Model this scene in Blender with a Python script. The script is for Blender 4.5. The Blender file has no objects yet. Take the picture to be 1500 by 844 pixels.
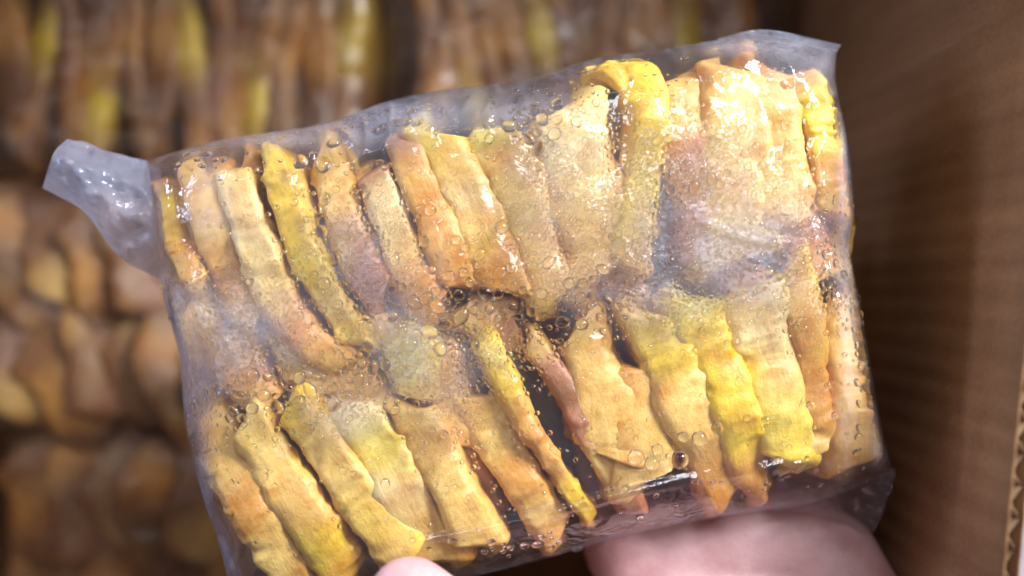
import bpy, bmesh, math, random
import numpy as np
from mathutils import Vector, noise, Matrix

S = bpy.context.scene
COL = S.collection
rnd = random.Random(7)

# ------------------------------------------------------------------ camera, world, lamps, exposure
CAMZ, FPX = 0.50, 1389.0
cam_d = bpy.data.cameras.new('camera'); cam = bpy.data.objects.new('camera', cam_d); COL.objects.link(cam)
cam.location = (0, 0, CAMZ)                       # held above the open box, looking straight down
cam_d.sensor_width = 36; cam_d.lens = 36*FPX/1500
cam_d.clip_start = 0.01; cam_d.clip_end = 20
cam_d.dof.use_dof = True; cam_d.dof.focus_distance = 0.258; cam_d.dof.aperture_fstop = 3.0
S.camera = cam

W = bpy.data.worlds.new('World'); S.world = W; W.use_nodes = True
W.node_tree.nodes['Background'].inputs[0].default_value = (.62, .66, .95, 1)
W.node_tree.nodes['Background'].inputs[1].default_value = 0.055

def lamp(name, loc, target, size, size_y, power, color):
    d = bpy.data.lights.new(name, 'AREA'); d.shape = 'RECTANGLE'; d.size = size; d.size_y = size_y
    d.energy = power; d.color = color
    o = bpy.data.objects.new(name, d); COL.objects.link(o); o.location = loc
    o.rotation_euler = (Vector(target)-Vector(loc)).to_track_quat('-Z', 'Y').to_euler()
    return o
lamp('ceiling_light', (.60, .52, .77), (0.0, 0, .24), .40, .28, 25.0, (.94, .96, 1.0))
lamp('near_fill', (.085, .115, .57), (0.01, 0, .24), .09, .06, .27, (1.0, .98, 1.0))  # fill added close to the camera for frontal light and the film's glare
lamp('fold_streak_light', (-.12, .42, .92), (0.02, -.06, .24), .90, .024, 1.1, (.90, .93, 1.0))  # strip added to throw the bright streak along the bottom fold
lamp('left_light', (-.46, .20, .335), (-.05, 0, .25), .34, .08, 2.0, (.60, .68, 1.0))  # bluish lamp set at the left to brighten the film's left edge

S.view_settings.view_transform = 'Standard'; S.view_settings.look = 'None'
S.view_settings.exposure = 0.0; S.view_settings.gamma = 1.0
S.render.engine = 'CYCLES'
S.cycles.use_denoising = True
S.cycles.max_bounces = 14; S.cycles.transmission_bounces = 10; S.cycles.transparent_max_bounces = 32
S.cycles.sample_clamp_indirect = 6

# ------------------------------------------------------------------ helpers
def P(px, py, z):
    """point at height z that stands at the traced place"""
    d = CAMZ - z
    return Vector(((px-750)/FPX*d, -(py-422)/FPX*d, z))

def link(name, me, mat=None, parent=None):
    o = bpy.data.objects.new(name, me); COL.objects.link(o)
    if mat is not None and not me.materials: me.materials.append(mat)
    if parent is not None: o.parent = parent
    return o
def empty(name, loc=(0, 0, 0)):
    o = bpy.data.objects.new(name, None); COL.objects.link(o); o.location = loc; o.empty_display_size = .02
    return o
def tag(o, label=None, cat=None, group=None, kind=None):
    if label: o['label'] = label
    if cat: o['category'] = cat
    if group: o['group'] = group
    if kind: o['kind'] = kind
    return o
def mesh(name, V, F, smooth=True):
    me = bpy.data.meshes.new(name); me.from_pydata([tuple(v) for v in V], [], F); me.update()
    if smooth: me.polygons.foreach_set('use_smooth', [True]*len(me.polygons))
    return me
def fbm(p, o=4): return noise.fractal(p, 1.0, 2.0, o)
def catmull(pts, n):
    pts = [Vector(p) for p in pts]
    pts = [pts[0]*2-pts[1]] + pts + [pts[-1]*2-pts[-2]]
    L = [0]
    for i in range(1, len(pts)-2): L.append(L[-1]+(pts[i+1]-pts[i]).length)
    out = []
    for k in range(n):
        t = L[-1]*k/(n-1); i = 0
        while i < len(L)-2 and t > L[i+1]: i += 1
        f = (t-L[i])/max(1e-9, L[i+1]-L[i])
        a, b, c, d = pts[i:i+4]
        out.append(.5*((2*b)+(c-a)*f+(2*a-5*b+4*c-d)*f*f+(3*b-a-3*c+d)*f**3))
    return out

# ------------------------------------------------------------------ materials
def mat(name):
    m = bpy.data.materials.new(name); m.use_nodes = True
    nt = m.node_tree; nt.nodes.clear()
    out = nt.nodes.new('ShaderNodeOutputMaterial')
    def N(t, **kw):
        n = nt.nodes.new('ShaderNode'+t)
        for k, v in kw.items():
            if k in n.inputs: n.inputs[k].default_value = v
            else: setattr(n, k, v)
        return n
    return m, nt, out, N
def ramp(N, stops):
    r = N('ValToRGB'); e = r.color_ramp.elements
    while len(e) < len(stops): e.new(.5)
    for el, (p, c) in zip(e, stops): el.position = p; el.color = (*c, 1) if len(c) == 3 else c
    return r

def food_material(name, bump=1.0):
    m, nt, out, N = mat(name); L = nt.links.new
    at = N('Attribute', attribute_name='tone')
    geo = N('TexCoord')
    n1 = N('TexNoise', Scale=95.0, Detail=5.0, Roughness=.62)
    n2 = N('TexNoise', Scale=330.0, Detail=6.0, Roughness=.7)
    n3 = N('TexNoise', Scale=900.0, Detail=3.0, Roughness=.6)
    for n in (n1, n2, n3): L(geo.outputs['Object'], n.inputs['Vector'])
    r1 = ramp(N, [(.42, (0, 0, 0)), (.68, (1, 1, 1))]); L(n1.outputs[0], r1.inputs[0])
    hs = N('HueSaturation', Hue=.482, Saturation=1.14, Value=.76); L(at.outputs['Color'], hs.inputs['Color'])
    mx = N('MixRGB'); L(r1.outputs[0], mx.inputs[0]); L(at.outputs['Color'], mx.inputs[1]); L(hs.outputs[0], mx.inputs[2])
    r2 = ramp(N, [(.30, (.80, .66, .5)), (.46, (1, 1, 1)), (.62, (1.0, 1.0, 1.0)), (.75, (1.15, 1.16, 1.12))]); L(n2.outputs[0], r2.inputs[0])
    mu = N('MixRGB', blend_type='MULTIPLY'); mu.inputs[0].default_value = .75
    L(mx.outputs[0], mu.inputs[1]); L(r2.outputs[0], mu.inputs[2])
    b = N('BsdfPrincipled'); L(mu.outputs[0], b.inputs['Base Color'])
    b.inputs['Roughness'].default_value = .34
    b.inputs['Specular IOR Level'].default_value = .45
    b.inputs['Subsurface Weight'].default_value = .25
    b.inputs['Subsurface Radius'].default_value = (1.0, .6, .2)
    b.inputs['Subsurface Scale'].default_value = .003
    sv = N('Attribute', attribute_name='grain'); mpg = N('Mapping'); mpg.inputs['Scale'].default_value = (90, 620, 160); L(sv.outputs['Vector'], mpg.inputs[0])
    n4 = N('TexNoise', Scale=1.0, Detail=5.0, Roughness=.65); n4.inputs['Distortion'].default_value = .6; L(mpg.outputs[0], n4.inputs['Vector'])
    r4 = ramp(N, [(.34, (.80, .62, .40)), (.50, (1, 1, 1)), (.66, (1.06, 1.08, 1.10))]); L(n4.outputs[0], r4.inputs[0])
    mu4 = N('MixRGB', blend_type='MULTIPLY'); mu4.inputs[0].default_value = .4; L(mu.outputs[0], mu4.inputs[1]); L(r4.outputs[0], mu4.inputs[2]); L(mu4.outputs[0], b.inputs['Base Color'])
    a4 = N('Math', operation='MULTIPLY_ADD'); L(n4.outputs[0], a4.inputs[0]); a4.inputs[1].default_value = .55; L(n2.outputs[0], a4.inputs[2])
    ad = N('Math', operation='MULTIPLY_ADD'); L(n3.outputs[0], ad.inputs[0]); ad.inputs[1].default_value = .35; L(a4.outputs[0], ad.inputs[2])
    bp = N('Bump', Strength=.33*bump, Distance=.0012); L(ad.outputs[0], bp.inputs['Height']); L(bp.outputs[0], b.inputs['Normal'])
    L(b.outputs[0], out.inputs[0])
    return m
M_food = food_material('fried_crust')

def film_material(name, haze, haze_col, rough=.07):
    m, nt, out, N = mat(name); L = nt.links.new
    tc = N('TexCoord')
    lw = N('LayerWeight', Blend=.5)
    pw = N('Math', operation='POWER'); L(lw.outputs['Facing'], pw.inputs[0]); pw.inputs[1].default_value = 3.2
    fr = N('Math', operation='MULTIPLY_ADD'); L(pw.outputs[0], fr.inputs[0]); fr.inputs[1].default_value = .5; fr.inputs[2].default_value = .055
    tr = N('BsdfTransparent'); tr.inputs[0].default_value = (.985, .98, .99, 1)
    gl = N('BsdfGlossy'); gl.inputs['Roughness'].default_value = rough; gl.inputs[0].default_value = (1, 1, 1, 1)
    nz = N('TexNoise', Scale=60.0, Detail=4.0, Roughness=.55); L(tc.outputs['Object'], nz.inputs['Vector'])
    vo = N('TexVoronoi', Scale=720.0); L(tc.outputs['Object'], vo.inputs['Vector'])
    fa = N('Attribute', attribute_name='fog')
    # beads of condensation too fine to build: relief where the film is fogged
    vr = N('MapRange'); vr.inputs['From Min'].default_value = 0; vr.inputs['From Max'].default_value = .6
    vr.inputs['To Min'].default_value = 1; vr.inputs['To Max'].default_value = 0; L(vo.outputs['Distance'], vr.inputs['Value'])
    vm = N('Math', operation='MULTIPLY'); L(vr.outputs[0], vm.inputs[0]); L(fa.outputs['Fac'], vm.inputs[1])
    hm = N('Math', operation='MULTIPLY_ADD'); L(vm.outputs[0], hm.inputs[0]); hm.inputs[1].default_value = .5; L(nz.outputs[0], hm.inputs[2])
    la = N('Attribute', attribute_name='loose')
    cn = N('TexNoise', Scale=150.0, Detail=2.0); L(tc.outputs['Object'], cn.inputs['Vector'])
    cd = N('MixRGB', blend_type='LINEAR_LIGHT'); cd.inputs[0].default_value = .01; L(tc.outputs['Object'], cd.inputs[1]); L(cn.outputs['Color'], cd.inputs[2])
    cv = N('TexVoronoi', Scale=110.0, feature='DISTANCE_TO_EDGE'); L(cd.outputs[0], cv.inputs['Vector'])
    cm = N('Math', operation='MULTIPLY'); L(cv.outputs['Distance'], cm.inputs[0]); L(la.outputs['Fac'], cm.inputs[1])
    h2 = N('Math', operation='MULTIPLY_ADD'); L(cm.outputs[0], h2.inputs[0]); h2.inputs[1].default_value = 2.6; L(hm.outputs[0], h2.inputs[2]); hm = h2
    bp = N('Bump', Strength=.35, Distance=.0012); L(hm.outputs[0], bp.inputs['Height'])
    L(bp.outputs[0], gl.inputs['Normal'])
    m1 = N('MixShader'); L(fr.outputs[0], m1.inputs[0]); L(tr.outputs[0], m1.inputs[1]); L(gl.outputs[0], m1.inputs[2])
    di = N('BsdfDiffuse'); di.inputs[0].default_value = (*haze_col, 1); L(bp.outputs[0], di.inputs['Normal'])
    tl = N('BsdfTranslucent'); tl.inputs[0].default_value = (*haze_col, 1)
    dm = N('MixShader'); dm.inputs[0].default_value = .5; L(di.outputs[0], dm.inputs[1]); L(tl.outputs[0], dm.inputs[2])
    # milky amount: base haze of the plastic + fog attribute broken up by noise and beads
    nb = N('TexNoise', Scale=140.0, Detail=5.0, Roughness=.6); L(tc.outputs['Object'], nb.inputs['Vector'])
    nr = N('MapRange'); nr.inputs['From Min'].default_value = .3; nr.inputs['From Max'].default_value = .7
    nr.inputs['To Min'].default_value = .55; nr.inputs['To Max'].default_value = 1.1; L(nb.outputs[0], nr.inputs['Value'])
    f1 = N('Math', operation='MULTIPLY'); L(fa.outputs['Fac'], f1.inputs[0]); L(nr.outputs[0], f1.inputs[1])
    bd = N('MapRange'); bd.inputs['To Min'].default_value = 1.0; bd.inputs['To Max'].default_value = .86; L(vr.outputs[0], bd.inputs['Value'])
    f2 = N('Math', operation='MULTIPLY'); L(f1.outputs[0], f2.inputs[0]); L(bd.outputs[0], f2.inputs[1])
    f3 = N('Math', operation='MULTIPLY_ADD', use_clamp=True); L(f2.outputs[0], f3.inputs[0]); f3.inputs[1].default_value = .46; f3.inputs[2].default_value = haze
    m2 = N('MixShader'); L(f3.outputs[0], m2.inputs[0]); L(m1.outputs[0], m2.inputs[1]); L(dm.outputs[0], m2.inputs[2])
    rfr = N('BsdfRefraction', Roughness=.22, IOR=1.12); L(bp.outputs[0], rfr.inputs['Normal'])
    bl = N('Math', operation='MULTIPLY', use_clamp=True); L(fa.outputs['Fac'], bl.inputs[0]); bl.inputs[1].default_value = .8
    m3 = N('MixShader'); L(bl.outputs[0], m3.inputs[0]); L(m1.outputs[0], m3.inputs[1]); L(rfr.outputs[0], m3.inputs[2]); L(m3.outputs[0], m2.inputs[1])
    L(m2.outputs[0], out.inputs[0])
    return m
M_film = film_material('clear_film', .025, (.74, .78, .97))
M_tail = film_material('twisted_film', .24, (.72, .78, 1.0))
M_bfilm = film_material('clear_film_shaded', .03, (.42, .36, .36), .32)  # film of the lying bags: haze darkened to carry the box's shade

def water_material():
    m, nt, out, N = mat('water'); L = nt.links.new
    g = N('BsdfGlass'); g.inputs['IOR'].default_value = 1.33; g.inputs['Roughness'].default_value = 0
    t = N('BsdfTransparent')
    mx = N('MixShader'); mx.inputs[0].default_value = .12; L(g.outputs[0], mx.inputs[1]); L(t.outputs[0], mx.inputs[2])
    L(mx.outputs[0], out.inputs[0])
    return m
M_water = water_material()

def card_material():
    m, nt, out, N = mat('cardboard'); L = nt.links.new
    tc = N('TexCoord')
    mp = N('Mapping'); mp.inputs['Scale'].default_value = (60, 60, 6); L(tc.outputs['Object'], mp.inputs[0])
    streak = N('TexNoise', Scale=1.0, Detail=4.0, Roughness=.6); L(mp.outputs[0], streak.inputs['Vector'])
    fib = N('TexNoise', Scale=700.0, Detail=4.0, Roughness=.7); L(tc.outputs['Object'], fib.inputs['Vector'])
    blot = N('TexNoise', Scale=14.0, Detail=4.0, Roughness=.6); L(tc.outputs['Object'], blot.inputs['Vector'])
    sx = N('SeparateXYZ'); L(tc.outputs['Object'], sx.inputs[0])
    wv = N('Math', operation='MULTIPLY'); L(sx.outputs['Y'], wv.inputs[0]); wv.inputs[1].default_value = 2*math.pi/.0078
    wob = N('Math', operation='MULTIPLY_ADD'); L(blot.outputs[0], wob.inputs[0]); wob.inputs[1].default_value = 2.2; L(wv.outputs[0], wob.inputs[2])
    sn = N('Math', operation='SINE'); L(wob.outputs[0], sn.inputs[0])
    r = ramp(N, [(.30, (.215, .112, .052)), (.72, (.31, .172, .083))]); L(streak.outputs[0], r.inputs[0])
    rf = ramp(N, [(.28, (.72, .68, .64)), (.6, (1.1, 1.1, 1.1))]); L(fib.outputs[0], rf.inputs[0])
    mu = N('MixRGB', blend_type='MULTIPLY'); mu.inputs[0].default_value = .55; L(r.outputs[0], mu.inputs[1]); L(rf.outputs[0], mu.inputs[2])
    rb = ramp(N, [(.3, (.78, .72, .7)), (.65, (1.06, 1.06, 1.06))]); L(blot.outputs[0], rb.inputs[0])
    mu2 = N('MixRGB', blend_type='MULTIPLY'); mu2.inputs[0].default_value = .8; L(mu.outputs[0], mu2.inputs[1]); L(rb.outputs[0], mu2.inputs[2])
    b = N('BsdfPrincipled'); L(mu2.outputs[0], b.inputs['Base Color']); b.inputs['Roughness'].default_value = .72
    b.inputs['Specular IOR Level'].default_value = .25
    h = N('Math', operation='MULTIPLY_ADD'); L(fib.outputs[0], h.inputs[0]); h.inputs[1].default_value = .5; L(sn.outputs[0], h.inputs[2])
    bp = N('Bump', Strength=.22, Distance=.0010); L(h.outputs[0], bp.inputs['Height']); L(bp.outputs[0], b.inputs['Normal'])
    L(b.outputs[0], out.inputs[0])
    return m
M_card = card_material()
def plain(name, c, rough=.7, nscale=300, var=.25):
    m, nt, out, N = mat(name); L = nt.links.new
    tc = N('TexCoord'); n = N('TexNoise', Scale=float(nscale), Detail=5.0, Roughness=.65); L(tc.outputs['Object'], n.inputs['Vector'])
    r = ramp(N, [(.3, tuple(x*(1-var) for x in c)), (.7, tuple(min(1, x*(1+var)) for x in c))]); L(n.outputs[0], r.inputs[0])
    b = N('BsdfPrincipled'); L(r.outputs[0], b.inputs['Base Color']); b.inputs['Roughness'].default_value = rough
    bp = N('Bump', Strength=.2, Distance=.0008); L(n.outputs[0], bp.inputs['Height']); L(bp.outputs[0], b.inputs['Normal'])
    L(b.outputs[0], out.inputs[0]); return m
M_flute = plain('corrugated_paper', (.23, .145, .08), .8)
M_ground = plain('concrete', (.46, .43, .46), .8, 40)
M_speck = plain('dark_speck', (.03, .018, .012), .7)

def skin_material():
    m, nt, out, N = mat('skin'); L = nt.links.new
    tc = N('TexCoord')
    n = N('TexNoise', Scale=70.0, Detail=5.0, Roughness=.6); L(tc.outputs['Object'], n.inputs['Vector'])
    v = N('TexVoronoi', Scale=900.0, feature='DISTANCE_TO_EDGE'); L(tc.outputs['Object'], v.inputs['Vector'])
    w = N('TexNoise', Scale=240.0, Detail=3.0); L(tc.outputs['Object'], w.inputs['Vector'])
    r = ramp(N, [(.32, (.49, .26, .26)), (.52, (.59, .35, .355)), (.72, (.68, .44, .45))]); L(n.outputs[0], r.inputs[0])
    b = N('BsdfPrincipled'); L(r.outputs[0], b.inputs['Base Color']); b.inputs['Roughness'].default_value = .5
    b.inputs['Subsurface Weight'].default_value = .3; b.inputs['Subsurface Radius'].default_value = (1, .4, .25); b.inputs['Subsurface Scale'].default_value = .004
    h = N('Math', operation='MULTIPLY_ADD'); L(w.outputs[0], h.inputs[0]); h.inputs[1].default_value = 1.2; L(v.outputs[0], h.inputs[2])
    bp = N('Bump', Strength=.28, Distance=.0006); L(h.outputs[0], bp.inputs['Height']); L(bp.outputs[0], b.inputs['Normal'])
    L(b.outputs[0], out.inputs[0]); return m
M_skin = skin_material()

# ------------------------------------------------------------------ setting: ground under the box
me = mesh('ground', [(-3, -3, -.012), (3, -3, -.012), (3, 3, -.012), (-3, 3, -.012)], [(0, 1, 2, 3)], False)
tag(link('ground', me, M_ground), kind='structure', label='pale grey ground outside the box')

# ------------------------------------------------------------------ cardboard box: double-faced board, flutes open at the rim
box = tag(empty('cardboard_box', (0, 0, 0)), 'open brown corrugated cardboard box holding the blurred bags', 'cardboard box')
XL, XR, YB, YT, RIM = -.275, .1225, -.245, .215, .272
def board(a0, a1, out_dir, rim0, rim1, name='wall_panel'):
    """upright wall from a0 to a1 (floor points); rim0/rim1 are the top corners"""
    n = 60; m_ = 16
    a0, a1, rim0, rim1 = map(Vector, (a0, a1, rim0, rim1)); od = Vector(out_dir)
    root = None
    for sheet, off, nm in ((0, 0, name), (1, .0041, 'outer_liner')):
        V = []; F = []
        for side in (0, 1):
            for i in range(n+1):
                for j in range(m_+1):
                    u, v = i/n, j/m_
                    p = a0.lerp(a1, u).lerp(rim0.lerp(rim1, u), v)
                    p = p + od*(off + side*.0005 + .0010*fbm(Vector((p.x*9, p.y*9, p.z*9+sheet)), 2))
                    if sheet == 1: p.z -= .0008
                    p.z += (.0006*noise.noise(Vector((u*60, sheet*5, 3))) if j == m_ else 0)
                    V.append(p)
        k = (n+1)*(m_+1)
        idx = lambda s, i, j: s*k+i*(m_+1)+j
        for i in range(n):
            for j in range(m_):
                F.append((idx(0, i, j), idx(0, i+1, j), idx(0, i+1, j+1), idx(0, i, j+1)))
                F.append((idx(1, i, j), idx(1, i, j+1), idx(1, i+1, j+1), idx(1, i+1, j)))
            F.append((idx(0, i, m_), idx(0, i+1, m_), idx(1, i+1, m_), idx(1, i, m_)))
        o = link(nm, mesh(nm, V, F), M_card, box if root is None else root)
        if root is None: root = o
    V = []; F = []; L_ = (a1-a0).length; q = int(L_/.0078*14)
    for i in range(q+1):
        u = i/q; ph = u*L_/.0078*2*math.pi
        off = .0023 + .00145*math.sin(ph) + .0003*noise.noise(Vector((u*50, 1, 1)))
        sk = .0005*math.sin(2*ph)
        for z_ in (0, 1):
            p = a0.lerp(a1, u) if z_ == 0 else rim0.lerp(rim1, u)
            p = p + od*off + (a1-a0).normalized()*sk
            if z_: p.z -= .0016 + .0022*abs(noise.noise(Vector((u*40, 7, 1))))
            V.append(p)
    for i in range(q): F.append((2*i, 2*i+2, 2*i+3, 2*i+1))
    fl = link('fluting', mesh('fluting', V, F), M_flute, root)
    md = fl.modifiers.new('thickness', 'SOLIDIFY'); md.thickness = .0003
    return root
rt = board((XR, YB, 0), (XR, YT, 0), (1, 0, 0), (XR-.022, YB, RIM), (XR+.024, YT, RIM))
board((XL, YT, 0), (XL, YB, 0), (-1, 0, 0), (XL-.01, YT, RIM), (XL-.01, YB, RIM))
board((XR, YT, 0), (XL, YT, 0), (0, 1, 0), (XR+.024, YT+.01, RIM), (XL-.01, YT+.01, RIM))
board((XL, YB, 0), (XR, YB, 0), (0, -1, 0), (XL-.01, YB-.01, RIM-.06), (XR-.022, YB-.01, RIM-.06))
me = mesh('floor_panel', [(XL, YB, 0), (XR, YB, 0), (XR, YT, 0), (XL, YT, 0), (XL, YB, -.004), (XR, YB, -.004), (XR, YT, -.004), (XL, YT, -.004)],
          [(0, 1, 2, 3), (7, 6, 5, 4), (0, 4, 5, 1), (1, 5, 6, 2), (2, 6, 7, 3), (3, 7, 4, 0)], False)
link('floor_panel', me, M_card, box)

# flap added out of view above the far wall, to shade the lying bags
fr_ = [(XR+.02, YT+.010, RIM+.002), (XL-.01, YT+.010, RIM+.002), (XL-.01, YT+.045, RIM+.22), (XR+.02, YT+.045, RIM+.22)]
V = []; F = []
for k in range(21):
    for j in range(11):
        a, b, c_, d = map(Vector, fr_); p = a.lerp(b, k/20).lerp(d.lerp(c_, k/20), j/10)
        p.y += .003*noise.noise(p*9); V.append(p)
F = [(k*11+j, k*11+j+1, (k+1)*11+j+1, (k+1)*11+j) for k in range(20) for j in range(10)]
fo = link('shade_flap', mesh('shade_flap', V, F), M_card, box)
md = fo.modifiers.new('thickness', 'SOLIDIFY'); md.thickness = .004; md.offset = 0

# ------------------------------------------------------------------ food slices
TONE = dict(Y=(.89, .65, .07), P=(.88, .635, .20), C=(.90, .72, .35), T=(.81, .53, .165), O=(.68, .345, .08), R=(.44, .20, .10), B=(.31, .15, .06), G=(.82, .68, .17), D=(.19, .09, .035))  # D is a dark brown with the box's shade put into it
def tone_at(stops, s):
    k = s*(len(stops)-1); i = min(int(k), len(stops)-2) if len(stops) > 1 else 0; f = k-i
    f = f*f*(3-2*f)
    a = TONE[stops[i]]; b = TONE[stops[min(i+1, len(stops)-1)]]
    return tuple(x+(y-x)*f for x, y in zip(a, b))
def slice_mesh(pts, hw, depth, stops, seed, NS=96, MR=40, lean=0.0, crag=1.0):
    """pts: front edge (world points), hw: half thickness (metres), the slab runs back by depth"""
    sd = Vector((seed*3.17, seed*1.31, seed*.77))
    slant = (.8*math.sin(seed*7.3), .8*math.sin(seed*4.7+1))
    path = catmull(pts, NS); V = []; F = []; C = []; GR = []
    for i, c in enumerate(path):
        s = i/(NS-1)
        t = (path[min(i+1, NS-1)]-path[max(i-1, 0)]); t.z = 0; t.normalize()
        n = Vector((-t.y, t.x, 0))
        e = max(0.0, 1-abs(2*s-1)); cap = min(1, e/((.05+.10*abs(math.sin(seed*5.1+(3 if s > .5 else 0))))))
        cap = (1-(1-cap)**2.4)**.5 if cap < 1 else 1
        cap = max(cap, .02)
        w0 = hw(s)*cap; wl = w0*(1+.34*noise.noise(Vector((s*2.6, 0, 0))+sd)); wr = w0*(1+.34*noise.noise(Vector((s*2.6, 9, 0))+sd))
        D = depth*(.80+.2*cap)*(1+.08*noise.noise(Vector((s*3, 5, 0))+sd))
        for j in range(MR):
            th = 2*math.pi*j/MR
            # more rings of points on the front half
            th = th - .35*math.sin(th-math.pi/2)*0
            ct, st = math.cos(th), math.sin(th)
            a = math.copysign(abs(ct)**.42, ct); b = math.copysign(abs(st)**.42, st)
            w = wl if a > 0 else wr
            p = c + n*(w*a) + Vector((0, 0, -D/2 + D/2*b*(cap if cap < 1 else 1)))
            p += n*lean*(c.z-p.z) + t*(a*hw(s)*slant[0 if s < .5 else 1]*max(0, 1-e*4))
            q = p*130+sd
            tm = max(0, min(1, .5+1.6*noise.noise(p*45+sd*1.3))); d1 = fbm(p*48+sd, 3)*.0013; d2 = fbm(q*1.3, 4)*(.0002+.0005*tm) - .0023*tm*noise.voronoi(p*150+sd)[0][0]
            ridge = (1-abs(noise.noise(p*210+sd*2)))**3*.0009*tm
            nv = (n*a+Vector((0, 0, b))).normalized()
            rag = max(0, 1-abs(abs(a)-.92)/.25)*max(0, b)*(noise.noise(p*170+sd)*.0011+noise.noise(p*390+sd)*.0006)
            p = p + nv*((d1+d2+ridge-.0003)*crag+rag) + t*(fbm(p*60+sd*3, 2)*.0016)
            V.append(p); GR.append((s*.07+seed, a*hw(s)+seed*.3, b*depth/2))
            k = noise.noise(p*100+sd*1.7)*.55+noise.noise(p*38+sd)*.6
            col = tone_at(stops, min(1, max(0, s+.07*noise.noise(p*60+sd))))
            yk = max(0, min(1, (noise.noise(p*55+sd*2.3)-.10)*2.6))*.75; yt = TONE['Y'] if 'Y' in stops or 'G' in stops else TONE['P']
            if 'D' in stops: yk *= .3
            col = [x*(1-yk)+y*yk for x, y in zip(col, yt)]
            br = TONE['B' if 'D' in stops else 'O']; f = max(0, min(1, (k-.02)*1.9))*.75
            # flanks are crusted, the cut edge is paler
            f = max(f, .45*max(0, abs(a)-.80)/.2)
            C.append((*[x*(1-f)+y*f for x, y in zip(col, br)], 1))
    for i in range(NS-1):
        for j in range(MR):
            F.append((i*MR+j, i*MR+(j+1) % MR, (i+1)*MR+(j+1) % MR, (i+1)*MR+j))
    F.append(tuple(reversed(range(MR)))); F.append(tuple((NS-1)*MR+j for j in range(MR)))
    # order so that normals face out
    me = mesh('fried_slice', V, F)
    bm = bmesh.new(); bm.from_mesh(me); bmesh.ops.recalc_face_normals(bm, faces=bm.faces); bm.to_mesh(me); bm.free()
    me.attributes.new('tone', 'FLOAT_COLOR', 'POINT')
    me.attributes['tone'].data.foreach_set('color', np.array(C, 'f').ravel())
    g = me.attributes.new('grain', 'FLOAT_VECTOR', 'POINT'); g.data.foreach_set('vector', np.array(GR, 'f').ravel())
    return me

# ------------------------------------------------------------------ held bag: film surface
top = [(214, 236), (290, 213), (350, 201), (480, 180), (560, 151), (640, 133), (770, 116), (880, 84), (950, 76), (1050, 59), (1120, 51), (1226, 72)]
right = [(1226, 72), (1224, 120), (1240, 200), (1252, 300), (1246, 370), (1262, 450), (1280, 560), (1294, 640), (1308, 692)]
bottom = [(352, 925), (480, 892), (620, 860), (720, 838), (800, 818), (900, 790), (1000, 768), (1100, 752), (1200, 735), (1308, 692)]
left = [(214, 236), (226, 330), (236, 420), (262, 520), (272, 620), (295, 720), (322, 800), (352, 925)]
NU, NV = 290, 230
def curve2(pts, n): return np.array([(p.x, p.y) for p in catmull([(x, y, 0) for x, y in pts], n)])
cT, cB, cL, cR = curve2(top, NU), curve2(bottom, NU), curve2(left, NV), curve2(right, NV)
u = np.linspace(0, 1, NU)[None, :, None]; v = np.linspace(0, 1, NV)[:, None, None]
GP = (1-v)*cT[None]+v*cB[None]+(1-u)*cL[:, None]+u*cR[:, None] \
    - ((1-u)*(1-v)*cT[0]+u*(1-v)*cT[-1]+(1-u)*v*cB[0]+u*v*cB[-1])
U, Vv = np.meshgrid(np.linspace(0, 1, NU), np.linspace(0, 1, NV))
ZR = .2235
def prof(x, a, b):
    """rises from both ends: a = width of the rise at 0, b = at 1"""
    l = np.clip(x/a, 0, 1); r = np.clip((1-x)/b, 0, 1)
    return (1-(1-l)**2.3)**.6*(1-(1-r)**2.6)**.55
ENV = prof(U, .075, .05)*prof(Vv, .10, .115)
def grid_env(px, py):
    d = (GP[..., 0]-px)**2+(GP[..., 1]-py)**2
    i = np.unravel_index(np.argmin(d), d.shape)
    return ENV[i]
HF, HB = .0265, .024
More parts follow.
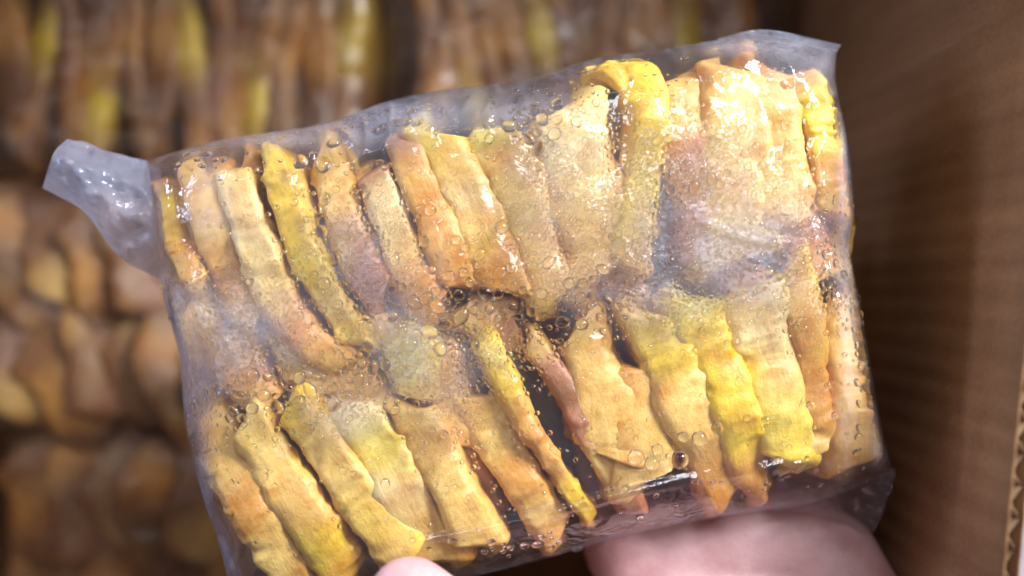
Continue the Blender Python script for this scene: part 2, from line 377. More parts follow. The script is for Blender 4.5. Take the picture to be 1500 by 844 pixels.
SL = [  # path, half width px, tones, depth below film mm, label
 ([(230,246),(243,300),(258,360),(292,425)], 20, 'OYOT', 1.2, 'yellow centred slice pressed against the left edge of the held bag, upper row'),
 ([(286,238),(302,320),(332,410),(372,490)], 28, 'TTOT', 3.5, 'dull tan slice behind fogged film just right of the leftmost upper slice'),
 ([(336,240),(362,330),(398,420),(450,490),(512,548)], 28, 'PCPOT', .9, 'long pale cream slice left of the yellow topped one, upper left of held bag'),
 ([(374,206),(402,250),(432,340),(466,420),(530,520)], 25, 'YPYPO', .8, 'long slice with bright yellow top at upper left of the held bag'),
 ([(462,214),(490,290),(522,380),(560,440)], 33, 'PTRR', 2.6, 'reddish brown slice right of the long yellow topped one, upper row'),
 ([(540,240),(572,320),(602,400),(640,465)], 27, 'RCPOO', 2.0, 'slice with a dark pit halfway down, upper row left of centre'),
 ([(592,200),(622,280),(652,360),(686,425)], 27, 'RTOOO', 1.0, 'smooth slice with pinkish brown top and orange foot, upper row'),
 ([(636,192),(676,262),(708,340),(752,430)], 34, 'YPCTOT', .7, 'thick slice with yellow top and toasted lower half, upper row centre'),
 ([(712,180),(752,270),(788,360),(818,448)], 36, 'GPPTT', 1.4, 'pale yellow slice whose foot tapers down to the dark gap at bag centre'),
 ([(838,142),(846,230),(866,320),(880,415)], 54, 'PCPTT', 1.5, 'broad pale slice left of the tall bright yellow hooked one'),
 ([(884,108),(930,92),(958,150),(950,240),(932,330),(912,400)], 32, 'YYYYPT', .4, 'tall bright yellow slice hooked over at its top, tallest in the upper row'),
 ([(1002,92),(1014,210),(1024,310),(1034,405)], 34, 'TORRR', 2.6, 'dark reddish slice right of the tall hooked yellow one'),
 ([(1070,78),(1088,190),(1078,290),(1072,390)], 46, 'TPPPT', 1.8, 'broad pale slice behind the white glare at upper right of the held bag'),
 ([(1130,74),(1146,180),(1152,270),(1142,350)], 34, 'OPTPR', 1.8, 'tan slice between the glare and the rightmost yellow slice, upper row'),
 ([(1160,98),(1206,176),(1214,250),(1228,322)], 27, 'OYYOY', 1.2, 'yellow slice with an orange middle against the right edge, upper row'),
 ([(292,606),(326,690),(376,770),(440,880)], 37, 'OTOPT', 1.2, 'leftmost slice of the lower row, orange tan with a browned tip'),
 ([(352,600),(398,680),(444,760),(506,862)], 35, 'PPTYO', .8, 'slice with a yellow torn patch near its foot, second from left in lower row'),
 ([(412,588),(468,656),(524,730),(592,820)], 35, 'YPPPT', .6, 'smooth pale slice with yellow tip, third from the left in the lower row'),
 ([(506,588),(548,656),(590,730),(642,816)], 37, 'CGCPT', 1.1, 'pale greenish topped slice in the lower row beside the smooth yellow tipped one'),
 ([(588,588),(636,664),(668,730),(706,798)], 31, 'OTPPT', 1.0, 'straight tan slice left of the wide dark gap in the lower row'),
 ([(692,576),(730,650),(770,720),(812,796)], 31, 'TPOPO', 3.0, 'blotchy slice with a small hole, left of the thin bright yellow strip'),
 ([(706,488),(748,566),(794,660),(866,772)], 19, 'YYYPOPPYO', .3, 'thin bright yellow strip in the middle of the lower row'),
 ([(764,488),(818,560),(868,650),(928,768)], 20, 'RRBRPRR', 2.2, 'thin dark reddish brown strip right of the thin bright yellow one'),
 ([(846,474),(868,530),(892,600),(898,664)], 40, 'TTTO', 1.6, 'tan wedge of slice right of the thin brown strip, lower row'),
 ([(922,536),(934,610),(950,700)], 46, 'TTTT', 2.0, 'wide flat tan slice wedged below two others, lower row right of centre'),
 ([(944,446),(974,520),(1018,612),(1066,726)], 36, 'TYPTOO', .8, 'slice with a rough yellow torn top and orange foot, lower row'),
 ([(1014,424),(1050,516),(1086,610),(1102,744)], 35, 'GYYYYOO', .3, 'thick brightest yellow slice of the lower row with an orange foot'),
 ([(1098,412),(1118,480),(1140,560),(1156,668)], 43, 'PCTGY', 1.0, 'crumbly pale slice right of the brightest yellow one, lower row'),
 ([(1158,376),(1184,466),(1196,560),(1196,660)], 31, 'YTOOT', 1.4, 'orange tan slice second from the right in the lower row'),
 ([(1240,420),(1252,520),(1258,600),(1254,690)], 34, 'TPTT', 1.8, 'plain tan slice against the right edge, lower row'),
 ([(402,470),(446,520),(496,580)], 34, 'TCT', 4.0, 'short pale piece lying between the rows at left, behind fog'),
 ([(570,462),(598,516),(614,590)], 38, 'TGT', 3.0, 'short yellow green piece lying between the rows, behind beaded film'),
 ([(262,420),(286,480),(306,540)], 34, 'TTO', 3.0, 'short tan piece behind the whitish fog at the left edge of the held bag'),
 ([(330,486),(356,540),(390,600)], 34, 'TOT', 5.0, 'fogged tan piece between the two rows, left of the pale short piece'),
 ([(470,520),(520,570),(560,610)], 36, 'TPT', 5.0, 'pale piece lying deep behind the tips of the lower row at left'),
 ([(640,520),(668,590),(690,660)], 28, 'OTO', 5.0, 'orange tan piece half hidden by beads, left of the thin yellow strip'),
 ([(1046,356),(1078,400),(1108,450)], 36, 'RRT', 5.0, 'reddish piece under the mauve fog at right between the rows'),
 ([(1150,296),(1178,350),(1204,420)], 34, 'ORT', 4.0, 'brownish piece between the rows near the right edge of the held bag'),
 ([(1246,300),(1238,360),(1240,420)], 20, 'OTT', 5.0, 'small tan piece at the right edge between the two rows'),
 ([(884,360),(912,410),(930,470)], 30, 'TOT', 7.0, 'tan piece sunk between the rows right of the dark gap'),
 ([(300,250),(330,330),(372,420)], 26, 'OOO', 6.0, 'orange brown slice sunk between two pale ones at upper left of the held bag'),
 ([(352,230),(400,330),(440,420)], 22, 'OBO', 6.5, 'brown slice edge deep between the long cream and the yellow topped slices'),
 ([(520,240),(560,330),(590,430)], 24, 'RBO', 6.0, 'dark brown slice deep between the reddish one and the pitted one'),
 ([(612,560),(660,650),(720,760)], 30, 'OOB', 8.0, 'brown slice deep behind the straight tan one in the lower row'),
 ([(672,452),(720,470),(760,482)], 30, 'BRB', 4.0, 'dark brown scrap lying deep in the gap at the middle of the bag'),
]
# film hangs a little between the slices it lies on
gx, gy = GP[..., 0], GP[..., 1]
touch = np.zeros_like(gx)
for pts, hw, *_ in SL:
    pa = catmull([(x, y, 0) for x, y in pts], 26)
    d2 = np.full_like(gx, 1e9)
    for p in pa: d2 = np.minimum(d2, (gx-p.x)**2+(gy-p.y)**2)
    touch = np.maximum(touch, np.exp(-(np.sqrt(d2)/(hw*1.15))**2.2))
for _ in range(3):
    t = touch.copy(); t[1:-1] = (touch[:-2]+2*touch[1:-1]+touch[2:])/4; t[:, 1:-1] = (t[:, :-2]+2*t[:, 1:-1]+t[:, 2:])/4; touch = t
FOG_AND_GLEAM = [(240,440,18,40,.9),(258,505,13,60,.9),(296,735,14,70,1.0),(325,825,14,50,1.0),(560,165,90,16,.5),(380,205,70,12,.4),(1090,66,70,16,.5),(1236,240,9,80,.5),(1290,640,10,60,.5),(345,480,105,75,.85),(592,512,55,62,.62),(1062,352,92,85,.80),(1120,392,95,40,.55),(560,400,60,85,.45),(490,350,55,65,.38),(300,300,40,70,.5),  # first entries: blue-white gleam of the left edge, put in as fog
       (790,270,45,110,.35),(958,310,40,120,.45),(700,165,160,26,.40),(520,195,130,24,.45),(900,425,90,40,.35),(1165,320,60,45,.45),(500,600,55,40,.5),
       (660,560,40,80,.35),(282,455,34,34,1.0),(1050,230,70,55,.35),(860,300,60,120,.25),(1180,90,60,40,.4),(290,580,26,60,.6),(1240,500,14,200,.4),(980,470,60,40,.3),(720,520,40,30,.3),(640,400,20,60,.2)]
fog = np.full_like(gx, .03)
for (x, y, rx, ry, a) in FOG_AND_GLEAM:
    fog += a*np.exp(-(((gx-x)/rx)**2+((gy-y)/ry)**2)**1.3)
edge = np.minimum(np.minimum(U, 1-U)*3.2, np.minimum(Vv, 1-Vv)*2.2)
crn = np.array([[max(0, 1-2.2*abs(noise.noise(Vector((gx[i, j]*.03, gy[i, j]*.03, 2)))))**2 for j in range(NU)] for i in range(NV)])
fog = fog*1.15 + .32*np.exp(-(edge/.05)**2)*crn
fog = np.clip(fog, 0, 1)
CREASE = [([(560,812),(640,794),(760,766),(900,729),(1050,698)], 6, .0019), ([(1015,318),(1060,338),(1110,354),(1165,356)], 5, .0009),
          ([(1172,244),(1198,230),(1218,202)], 5, .0009), ([(1108,330),(1090,290),(1076,250)], 5, .0005), ([(1262,430),(1240,460),(1226,520)], 6, .0007),
          ([(1100,110),(1140,160),(1175,200)], 7, .0006), ([(260,430),(290,470),(300,520)], 9, .0006), ([(1050,698),(1180,684),(1300,690)], 7, .0012), ([(520,170),(600,190),(680,160)], 8, .0006)]
CRZ = np.zeros_like(gx)
for pts, sg, am in CREASE:
    pa = catmull([(x, y, 0) for x, y in pts], 90); d2 = np.full_like(gx, 1e9); fadeg = np.zeros_like(gx)
    for k, p in enumerate(pa):
        dd = (gx-p.x)**2+(gy-p.y)**2; m_ = dd < d2
        fadeg[m_] = math.sin(math.pi*(k+1)/92)**.5*(.8+.35*noise.noise(Vector((k*.12, am*1e4, 0)))); d2 = np.minimum(d2, dd)
    if pts[0][0] == 560:      # the fold: a flat bevel above the line, a steep fall below it
        t = np.sqrt(d2)*np.sign(np.interp(gx, [p.x for p in pa], [p.y for p in pa])-gy)
        FOLD = np.exp(-(t/38)**4)*np.clip((gx-540)/60, 0, 1)*np.clip((1075-gx)/60, 0, 1)
        CRZ += .0027*fadeg*np.where(t >= 0, np.clip(1-t/15, 0, 1), np.exp(-(t/6)**2))*((gx > 555) & (gx < 1055))
    else: CRZ += am*fadeg*np.exp(-d2/(2*sg*sg))
def sheet_z(i, j):
    e = ENV[i, j]; s = Vector((gx[i, j]*.006, gy[i, j]*.006, 0))
    wr = noise.noise(s*2.1)*.0009+noise.noise(s*5)*.0004
    rim = math.exp(-(edge[i, j]/.16)**2)
    cr = (1-abs(noise.noise(Vector((gx[i, j]*.021, gy[i, j]*.012, 4)))))**5*.0030*rim
    return ZR + HF*e - .0009*(1-touch[i, j])*(1-FOLD[i, j])*min(1, e*1.2) + ((wr + cr)*(1-FOLD[i, j]) + CRZ[i, j])*min(1, e*2.2)
FZ = np.array([[sheet_z(i, j) for j in range(NU)] for i in range(NV)])
bag = tag(empty('plastic_bag', P(760, 800, ZR-.02)), 'clear plastic bag of yellow slices held up in a hand, beaded with condensation', 'plastic bag', None)
def into(o): 
    o.parent = bag; o.matrix_parent_inverse = Matrix.Translation(bag.location).inverted(); return o
V = []; F = []; fa = []
for i in range(NV):
    for j in range(NU): V.append(P(gx[i, j], gy[i, j], FZ[i, j])); fa.append(fog[i, j])
base = len(V); back = {}
for i in range(NV):
    for j in range(NU):
        if i in (0, NV-1) or j in (0, NU-1): back[i, j] = i*NU+j
        else:
            back[i, j] = len(V); q = Vector((gx[i, j]*.012, gy[i, j]*.012, 9))
            # the back sheet is set straight behind the front one, not along the line of sight
            pr = P(gx[i, j], gy[i, j], ZR)
            V.append(Vector((pr.x, pr.y, ZR-HB*ENV[i, j]+noise.noise(q)*.0012*ENV[i, j]))); fa.append(.06)
for i in range(NV-1):
    for j in range(NU-1):
        F.append((i*NU+j, (i+1)*NU+j, (i+1)*NU+j+1, i*NU+j+1))
        F.append((back[i, j], back[i, j+1], back[i+1, j+1], back[i+1, j]))
me = mesh('film', V, F); a = me.attributes.new('fog', 'FLOAT', 'POINT'); a.data.foreach_set('value', np.array(fa, 'f'))
lo = np.full(len(V), .15, 'f'); lo[:NU*NV] = np.clip(.08+np.exp(-(edge/.14)**2), 0, 1).ravel()
a = me.attributes.new('loose', 'FLOAT', 'POINT'); a.data.foreach_set('value', lo)
film_o = into(link('film', me, M_film))

def loose_sheet(name, rows, amp, seed, fogv, m, sub=30):
    """film sheet lofted through rows of (px, py, z) points"""
    rws = [catmull([P(*p) for p in r], sub) for r in rows]
    n = 34; V = []
    cols = [catmull([r[k] for r in rws], n) for k in range(sub)]
    for k in range(sub):
        for i in range(n):
            p = cols[k][i]; q = p*70+Vector((seed, seed, 0))
            e = min(1, min(i, n-1-i)/4) if i else 0
            V.append(p+Vector((.25, .25, 1))*(amp*((1-abs(noise.noise(q*2)))**2-.4+.5*noise.noise(q*4))*e))
    F = [(k*n+i, k*n+i+1, (k+1)*n+i+1, (k+1)*n+i) for k in range(sub-1) for i in range(n-1)]
    me = mesh(name, V, F); a = me.attributes.new('fog', 'FLOAT', 'POINT'); a.data.foreach_set('value', [fogv]*len(V))
    a = me.attributes.new('loose', 'FLOAT', 'POINT'); a.data.foreach_set('value', [1.0]*len(V))
    return into(link(name, me, m))
z0 = ZR
# twisted mouth at the left: a flattened tube
ring0 = [(216,236,z0),(226,300,z0+.008),(230,360,z0+.008),(236,412,z0)]
ring1 = [(178,228,z0+.001),(180,276,z0+.009),(176,326,z0+.009),(172,374,z0)]
ring2 = [(130,212,z0+.003),(128,250,z0+.012),(124,284,z0+.011),(124,312,z0+.002)]
ring3 = [(98,204,z0+.004),(80,222,z0+.014),(70,250,z0+.013),(62,276,z0+.004)]
loose_sheet('twisted_mouth', [ring0, ring1, ring2, ring3], .0034, 3.3, .35, M_tail)
dn = lambda r, k: [r[0]]+[(x, y, z-k) for x, y, z in r[1:-1]]+[r[-1]]
loose_sheet('twisted_mouth', [dn(ring0, .016), dn(ring1, .018), dn(ring2, .020), dn(ring3, .018)], .003, 8.1, .35, M_tail)
# sealed fin at the top right and loose gusset flap at the lower right
loose_sheet('seal_fin', [[(1050,62,z0),(1120,56,z0+.001),(1226,76,z0)], [(1052,56,z0+.001),(1124,44,z0+.002),(1232,66,z0)]], .0006, 5.2, .5, M_tail, 24)
loose_sheet('corner_flap', [[(1120,742,z0+.002),(1200,728,z0+.002),(1312,686,z0+.002)], [(1150,748,z0-.006),(1222,752,z0-.004),(1300,730,z0)], [(1190,752,z0-.012),(1240,776,z0-.010),(1276,784,z0-.006)]], .0014, 6.1, .22, M_film, 26)

# raster of the film's height, to keep everything in the bag under the film
RS = 4; RW, RH = 1500//RS, 1000//RS
rz = np.full((RH, RW), np.nan); rsx = np.zeros((RH, RW)); rsy = np.zeros((RH, RW)); rb_ = np.zeros((RH, RW))
ii = np.clip((gy/RS).astype(int), 0, RH-1); jj = np.clip((gx/RS).astype(int), 0, RW-1)
rz[ii, jj] = FZ; rsx[ii, jj] = gx; rsy[ii, jj] = gy; rb_[ii, jj] = ENV
inside_ = ~np.isnan(rz)
for it in range(26):
    for dy, dx in ((0, 1), (0, -1), (1, 0), (-1, 0)):
        sh = lambda A: np.roll(np.roll(A, dy, 0), dx, 1)
        m_ = np.isnan(rz) & ~np.isnan(sh(rz))
        for A in (rsx, rsy, rb_, rz): A[m_] = sh(A)[m_]
def keep_inside(V):
    d = CAMZ-V[:, 2]; px = V[:, 0]/d*FPX+750; py = 422-V[:, 1]/d*FPX
    j = np.clip((px/RS).astype(int), 0, RW-1); i = np.clip((py/RS).astype(int), 0, RH-1)
    out = (np.hypot(px-rsx[i, j], py-rsy[i, j]) > 7)
    tx = np.where(out, rsx[i, j]+(760-rsx[i, j])*.012, px); ty = np.where(out, rsy[i, j]+(450-rsy[i, j])*.02, py)
    i2 = np.clip((ty/RS).astype(int), 0, RH-1); j2 = np.clip((tx/RS).astype(int), 0, RW-1)
    zf = rz[i2, j2]; zf = np.where(np.isnan(zf), ZR, zf)
    zt = zf-.0009; over = V[:, 2] > zt
    z = np.where(over, zt-.0004*(1-np.exp(-(V[:, 2]-zt)/.002)), V[:, 2])
    z = np.maximum(z, ZR-HB*rb_[i2, j2]+.0005); z = np.minimum(z, zt)
    d2 = CAMZ-z
    # only what stuck out sideways is drawn in
    x = np.where(out, (tx-750)/FPX*d2, V[:, 0]); y = np.where(out, -(ty-422)/FPX*d2, V[:, 1])
    return np.stack([x, y, z], 1)

# ------------------------------------------------------------------ slices inside the held bag
for k, (pts, hw, tones, off, lab) in enumerate(SL):
    wp = []
    def trim(p, a, b):
        yt = np.interp(p[0], [q[0] for q in top], [q[1] for q in top]); yb = np.interp(p[0], [q[0] for q in bottom], [q[1] for q in bottom])
        return (p[0], min(max(p[1], yt+a), yb-b))
    pts = [trim(p, 24+hw*.25, 22) for p in pts]
    if 15 <= k < 30:     # the lower row reaches nearly to the bottom of the bag
        e0, e1 = pts[-2], pts[-1]; pts = pts[:-1]+[trim((e1[0]+(e1[0]-e0[0])*.2, e1[1]+(e1[1]-e0[1])*.2), 20, 16)]
    for (x, y) in pts:
        z = ZR + HF*grid_env(x, y) - .0012 - off*.00135 - .0020
        z = max(z, ZR-.010)
        wp.append(P(x, y, z))
    sc = (CAMZ-.248)/FPX
    wv = lambda s, hw=hw, k=k: hw*sc*(1.30+.14*math.sin(3.1*s+k))
    o = link('fried_slice', slice_mesh(wp, wv, .030+.006*rnd.random() - (.008 if off > 3 else 0), tones, k+1, lean=.06*math.sin(k*2.3)), M_food)
    co = np.empty(len(o.data.vertices)*3, 'f'); o.data.vertices.foreach_get('co', co)
    o.data.vertices.foreach_set('co', keep_inside(co.reshape(-1, 3)).astype('f').ravel()); o.data.update()
    c = wp[len(wp)//2].copy(); c.z = ZR-.01
    o.data.transform(Matrix.Translation(-c)); o.location = c
    tag(o, lab, 'food slice', 'yellow slices packed in the held bag')

# ------------------------------------------------------------------ condensation beads on the held bag
bm = bmesh.new(); bmesh.ops.create_icosphere(bm, subdivisions=2, radius=1)
base_v = np.array([v.co[:] for v in bm.verts]); base_f = [tuple(v.index for v in f.verts) for f in bm.faces]
bm.free()
drop_meshes = []
for q in range(6):
    Vq = [Vector((x*(1+.30*noise.noise(Vector((x*1.2, y*1.2, q*3)))), y*(1+.30*noise.noise(Vector((y*1.2, q*3, x*1.2)))), z*.7 if z > 0 else z*.4)) for x, y, z in base_v]
    drop_meshes.append(mesh('water_droplet', Vq, base_f))
    drop_meshes[-1].materials.append(M_water)
# (x, y, rx, ry, count, rmin, rmax) clusters traced from the photo
CL = [(720,440,120,38,120,3.5,9),(860,420,60,35,60,4,9),(790,190,48,34,46,5,10),(590,178,30,14,16,5,9),(480,232,26,22,14,6,12),(1030,250,45,45,40,4,8),(985,200,14,70,26,4,8),
      (440,560,90,34,34,4,11),(340,595,55,22,12,6,12),(640,470,50,40,30,6,12),(540,520,50,40,34,4,9),(1140,250,70,70,30,4,7),(1170,390,60,30,36,4,8),(740,800,110,14,30,4,8),
      (900,330,60,80,40,3,6),(680,380,50,60,16,6,12),(470,330,18,60,16,6,11),(500,300,220,110,26,3,7),(700,640,400,120,26,3,7),(1150,560,110,120,22,3,7),(1262,480,8,150,24,4,7),(980,660,60,30,8,8,13),(290,235,30,12,9,5,9)]
SM = [(790,290,42,120,1170,2.0,4.7),(955,320,40,130,1430,2.0,4.9),(665,540,34,90,780,2.2,5.2),(560,400,50,90,910,1.8,4.2),(350,480,100,70,1690,1.6,3.6),(1060,350,80,80,910,1.5,3.1),
      (880,400,120,50,1040,2.2,5.2),(600,500,60,60,910,1.8,3.9),(1040,240,60,60,585,2.0,4.9),(1150,330,70,60,650,1.9,4.4),(860,250,60,110,650,2.0,4.2),(1000,440,70,50,780,2.0,4.9),(720,510,80,40,520,2.2,4.7),
      (500,370,60,80,520,1.9,4.2),(1190,430,60,60,520,2.0,4.7),(480,590,110,40,520,2.5,5.2),(640,300,380,130,409,2.0,4.4),(760,640,460,130,409,1.9,4.2),(280,460,34,40,520,1.8,3.9),(290,600,20,80,390,1.8,3.9)]
flat = np.stack([gx.ravel(), gy.ravel()], 1)
nrm = np.array([v.normal[:] for v in film_o.data.vertices])[:NU*NV]
cell = {}
for idx_, (x, y) in enumerate(flat): cell.setdefault((int(x//8), int(y//8)), []).append(idx_)
def surf(px, py):
    c = []
    for a in (-1, 0, 1):
        for b in (-1, 0, 1): c += cell.get((int(px//8)+a, int(py//8)+b), [])
    if not c: return None
    d = ((flat[c]-(px, py))**2).sum(1); k = np.argsort(d)[:3]; w = 1/(d[k]+.5); w /= w.sum(); ids = np.array(c)[k]
    e = ENV.ravel()[ids[0]]
    if e < .25 or py > 860: return None
    return float((FZ.ravel()[ids]*w).sum()), Vector(nrm[ids[0]])
def sample(cl):
    x, y, rx, ry, n, r0, r1 = cl; out = []
    for _ in range(n):
        out.append((rnd.gauss(x, rx*.62), rnd.gauss(y, ry*.62), r0+(r1-r0)*rnd.random()**1.8))
    return out
taken = {}
def free(x, y, r):
    cx, cy = int(x//16), int(y//16)
    for a in (-2, -1, 0, 1, 2):
        for b in (-2, -1, 0, 1, 2):
            for (qx, qy, qr) in taken.get((cx+a, cy+b), ()):
                if (qx-x)**2+(qy-y)**2 < ((qr+r)*.92)**2: return False
    taken.setdefault((cx, cy), []).append((x, y, r)); return True
drops = [d for c in CL for d in sample(c)]
drops.sort(key=lambda d: -d[2])
small = [d for c in SM for d in sample(c)]; rnd.shuffle(small)
keep = []
for d in drops+small:
    s = surf(d[0], d[1])
    if s and free(*d): keep.append((d, s))
keep.sort(key=lambda k: -k[0][2])
SV = []; SF = []
for q, ((px, py, r), (z, n)) in enumerate(keep):
    rr = r*(CAMZ-z)/FPX
    p = P(px, py, z)
    rot = n.to_track_quat('Z', 'Y').to_matrix().to_4x4()
    ang = rnd.random()*6.28; el = 1+.5*rnd.random()**2
    Mx = Matrix.Translation(p + n*rr*.02) @ rot @ Matrix.Rotation(ang, 4, 'Z') @ Matrix.Diagonal((rr*el, rr, rr, 1))
    if q < 300:
        o = bpy.data.objects.new('water_droplet', drop_meshes[q % 6]); COL.objects.link(o)
        o.parent = bag; o.matrix_parent_inverse = Matrix.Translation(bag.location).inverted(); o.matrix_basis = Mx
    else:
        b0 = len(SV)
        bv = np.where(base_v[:, 2:] > 0, base_v*np.array((1, 1, .75)), base_v*np.array((1, 1, .5))); m4 = np.array(Mx); SV.extend((bv@m4[:3, :3].T+m4[:3, 3]).tolist())
        SF.extend([(b0+a_, b0+b_, b0+c_) for a_, b_, c_ in base_f])
o = into(link('condensation', mesh('condensation', SV, SF), M_water)); o['kind'] = 'stuff'

# ------------------------------------------------------------------ the hand that holds the bag: one continuous surface
def hand():
    bm = bmesh.new()
    def cap(a, b, ra, rb):
        a, b = Vector(a), Vector(b); n = 10
        d = (b-a); L = d.length; R = d.to_track_quat('Z', 'Y').to_matrix().to_4x4()
        for c, r in ((a, ra), (b, rb)):
            bmesh.ops.create_icosphere(bm, subdivisions=3, radius=r, matrix=Matrix.Translation(c))
        bmesh.ops.create_cone(bm, cap_ends=True, segments=20, radius1=ra, radius2=rb, depth=L, matrix=Matrix.Translation((a+b)/2) @ R)
    def chain(pts):
        for (p, r), (q, s) in zip(pts, pts[1:]): cap(p, q, r, s)
    zb = ZR-HB-.010          # just behind the back of the bag
    wrist = [(P(1290, 1330, .235), .025), (P(1265, 1200, .212), .026)]
    chain([(P(1420, 1760, .300), .036)] + wrist)
    chain([(P(1210, 1330, .235), .023), (P(1190, 1200, .212), .024)])
    W1, W2 = P(1275, 1180, .21), P(1180, 1180, .21)
    kn = [P(900, 690, zb-.003), P(985, 655, zb-.003), P(1075, 655, zb-.003), P(1160, 690, zb-.002)]
    rk = [.0125, .013, .0125, .0115]
    for t in (0, .33, .66, 1):
        k = kn[int(round(t*3))]; w = W2.lerp(W1, t)
        mid = w.lerp(k, .5)+Vector((0, 0, -.002))
        chain([(w, .019), (mid, .0155), (k, rk[int(round(t*3))])])
    # fleshy heel of the palm on the little finger side and ball of the thumb
    chain([(P(1270, 1120, .214), .024), (P(1250, 960, .212), .024), (P(1205, 830, .206), .0185)])
    chain([(P(1130, 1130, .214), .023), (P(1010, 1010, .218), .022), (P(900, 960, .228), .0175)])
    cap(P(1010, 900, .207), P(1200, 900, .206), .020, .020); cap(P(1000, 990, .212), P(1240, 1000, .210), .021, .021); cap(P(930, 800, .203), P(1160, 790, .204), .0165, .0165)
    # four fingers lie up the back of the bag
    fl = [(-.35, 1, .042, .025, .020), (-.28, 1, .046, .029, .021), (-.20, 1, .042, .027, .021), (-.10, 1, .034, .021, .019)]
    for k, r, (dx, dy, a, b, c) in zip(kn, rk, fl):
        d = Vector((dx, dy, 0)).normalized()
        p1 = k+d*a+Vector((0, 0, .001)); p2 = p1+d*b+Vector((0, 0, -.0005)); p3 = p2+d*c+Vector((0, 0, .0))
        chain([(k, r*.86), (p1, r*.74), (p2, r*.68), (p3, r*.56)])
    # thumb comes round to the front of the bag
    chain([(P(900, 960, .228), .0160), (P(780, 1000, .250), .0125), (P(668, 934, .262), .0118), (P(600, 878, .2615), .0112)])
    me = bpy.data.meshes.new('hand_raw'); bm.to_mesh(me); bm.free()
    o = bpy.data.objects.new('hand_raw', me); COL.objects.link(o)
    r = o.modifiers.new('r', 'REMESH'); r.mode = 'VOXEL'; r.voxel_size = .0016
    s = o.modifiers.new('s', 'SMOOTH'); s.iterations = 26; s.factor = .5
    dg = bpy.context.evaluated_depsgraph_get()
    m2 = bpy.data.meshes.new_from_object(o.evaluated_get(dg)); m2.name = 'hand'
    bpy.data.objects.remove(o)
    m2.polygons.foreach_set('use_smooth', [True]*len(m2.polygons))
    m2.materials.clear()
    h = link('hand', m2, M_skin)
    return tag(h, 'bare pink hand holding the clear bag from below, thumb over its front', 'hand')
hand()

# ------------------------------------------------------------------ bags lying in the box
def simple_slice(seed, length, hw, depth, tones):
    pts = [Vector((.003*math.sin(seed+k), -length/2+length*k/4, 0)) for k in range(5)]
    w = lambda s: hw*1.35*(.5+.5*math.sin(math.pi*min(1, max(0, s*.9+.05)))**.5)
    return slice_mesh([(p.x, p.y, p.z) for p in pts], w, depth, tones, seed, NS=40, MR=22)
VAR = [simple_slice(40+k, .066, .0052+.0008*(k % 3), .042, t) for k, t in enumerate(['DBOB', 'BYOD', 'BOBD', 'DRBO', 'OBYD', 'BDOB'])]  # browns partly toasted, mostly shade inside the box put into the colour
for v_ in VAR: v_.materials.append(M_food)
def round_slice(seed, tones):
    pts = [Vector((.002*math.sin(seed+k), -.024+.012*k, .004*math.sin(k*.8))) for k in range(5)]
    w = lambda s: .0245*max(.02, 1-(2*s-1)**2)**.5*(1+.10*math.sin(seed+s*5))
    return slice_mesh([(p.x, p.y, p.z) for p in pts], w, .010, tones, seed, NS=44, MR=26)
FACES = [round_slice(60+k, t) for k, t in enumerate(['BDOD', 'DOBD', 'DBBD', 'BTBD', 'DRBO'])]  # round faces carry the same browns, darkened for the shade
for v_ in FACES: v_.materials.append(M_food)
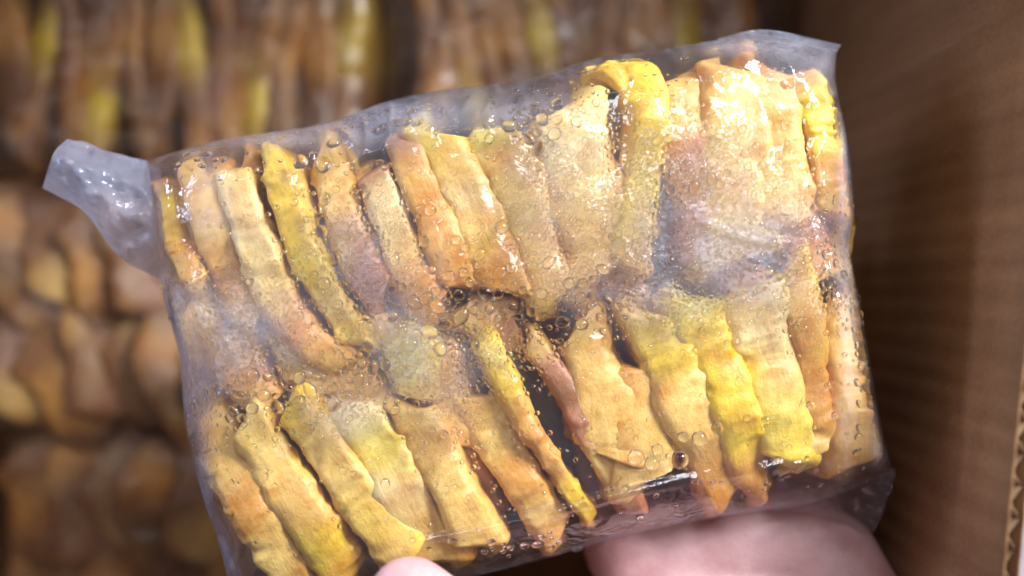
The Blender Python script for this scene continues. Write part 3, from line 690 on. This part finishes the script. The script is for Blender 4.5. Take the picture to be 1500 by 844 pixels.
def lying_bag(cx, cy, zt, L_, W_, rz, label, n, tilt, flip, slab, seed, grp, left0=True):
    ORD = 'first second third fourth fifth sixth seventh eighth ninth tenth eleventh twelfth thirteenth fourteenth fifteenth'.split()
    r_ = random.Random(seed)
    root = tag(empty('plastic_bag', (cx, cy, zt-.05)), label, 'plastic bag', 'clear bags of slices lying in the box')
    root.rotation_euler = (0, 0, rz)
    NUb, NVb = 64, 44; V = []; F = []; bk = {}
    for i in range(NVb):
        for j in range(NUb):
            a, b = j/(NUb-1), i/(NVb-1)
            e = prof(np.array(a), .10, .10)*prof(np.array(b), .12, .12)
            q = Vector((a*6+seed, b*5, 2))
            x = (a-.5)*L_*(1+.02*noise.noise(q)); y = (b-.5)*W_*(1+.03*noise.noise(q*1.3))
            crease = (1-abs(noise.noise(Vector((a*7, b*7+seed, 1)))))**6*.003
            V.append((x, y, .025+.025*float(e)+(noise.noise(q*1.6)*.002+crease)*float(e)))
    for i in range(NVb):
        for j in range(NUb):
            if i in (0, NVb-1) or j in (0, NUb-1): bk[i, j] = i*NUb+j
            else:
                a, b = j/(NUb-1), i/(NVb-1); e = float(prof(np.array(a), .10, .10)*prof(np.array(b), .12, .12))
                bk[i, j] = len(V); x, y, _ = V[i*NUb+j]; V.append((x, y, .025-.0245*e))
    for i in range(NVb-1):
        for j in range(NUb-1):
            F.append((i*NUb+j, i*NUb+j+1, (i+1)*NUb+j+1, (i+1)*NUb+j)); F.append((bk[i, j], bk[i+1, j], bk[i+1, j+1], bk[i, j+1]))
    me = mesh('film', V, F); a = me.attributes.new('fog', 'FLOAT', 'POINT')
    a.data.foreach_set('value', [max(0, min(.6, .12+.5*noise.noise(Vector((x*40, y*40, seed))))) for x, y, z in V])
    link('film', me, M_bfilm, root)
    rows = 2 if W_ > .10 and not flip else 1
    for rw in range(rows):
        for k in range(n):
            t = (k+.5)/n
            x = (t-.5)*(L_-.028); y = ((rw-.5)*W_*.44 if rows == 2 else 0)+r_.uniform(-.004, .004)
            o = bpy.data.objects.new('fried_slice', VAR[(k*5+rw*2+seed) % 6] if flip else FACES[(k*3+rw*2+seed) % 5]); COL.objects.link(o)
            Mw = Matrix.Translation((cx, cy, zt-.05)) @ Matrix.Rotation(rz, 4, 'Z') @ Matrix.Translation((x, y, (.0455 if flip else .0335)-r_.random()*.003)) \
                @ Matrix.Rotation(r_.uniform(-.2, .2)+slab, 4, 'Z') @ Matrix.Rotation(tilt+r_.uniform(-.2, .2), 4, 'Y') \
                @ Matrix.Diagonal((1, (1.32 if rows == 2 else min(1.5, W_*.84/.066)), .95, 1))
            o.matrix_world = Mw
            tag(o, ORD[k if left0 else n-1-k]+' '+(grp if rows == 1 else grp.replace('in the', ('in the lower' if rw == 0 else 'in the upper')+' row of the')), 'food slice', 'slices packed in the blurred bags')
ZT = .10
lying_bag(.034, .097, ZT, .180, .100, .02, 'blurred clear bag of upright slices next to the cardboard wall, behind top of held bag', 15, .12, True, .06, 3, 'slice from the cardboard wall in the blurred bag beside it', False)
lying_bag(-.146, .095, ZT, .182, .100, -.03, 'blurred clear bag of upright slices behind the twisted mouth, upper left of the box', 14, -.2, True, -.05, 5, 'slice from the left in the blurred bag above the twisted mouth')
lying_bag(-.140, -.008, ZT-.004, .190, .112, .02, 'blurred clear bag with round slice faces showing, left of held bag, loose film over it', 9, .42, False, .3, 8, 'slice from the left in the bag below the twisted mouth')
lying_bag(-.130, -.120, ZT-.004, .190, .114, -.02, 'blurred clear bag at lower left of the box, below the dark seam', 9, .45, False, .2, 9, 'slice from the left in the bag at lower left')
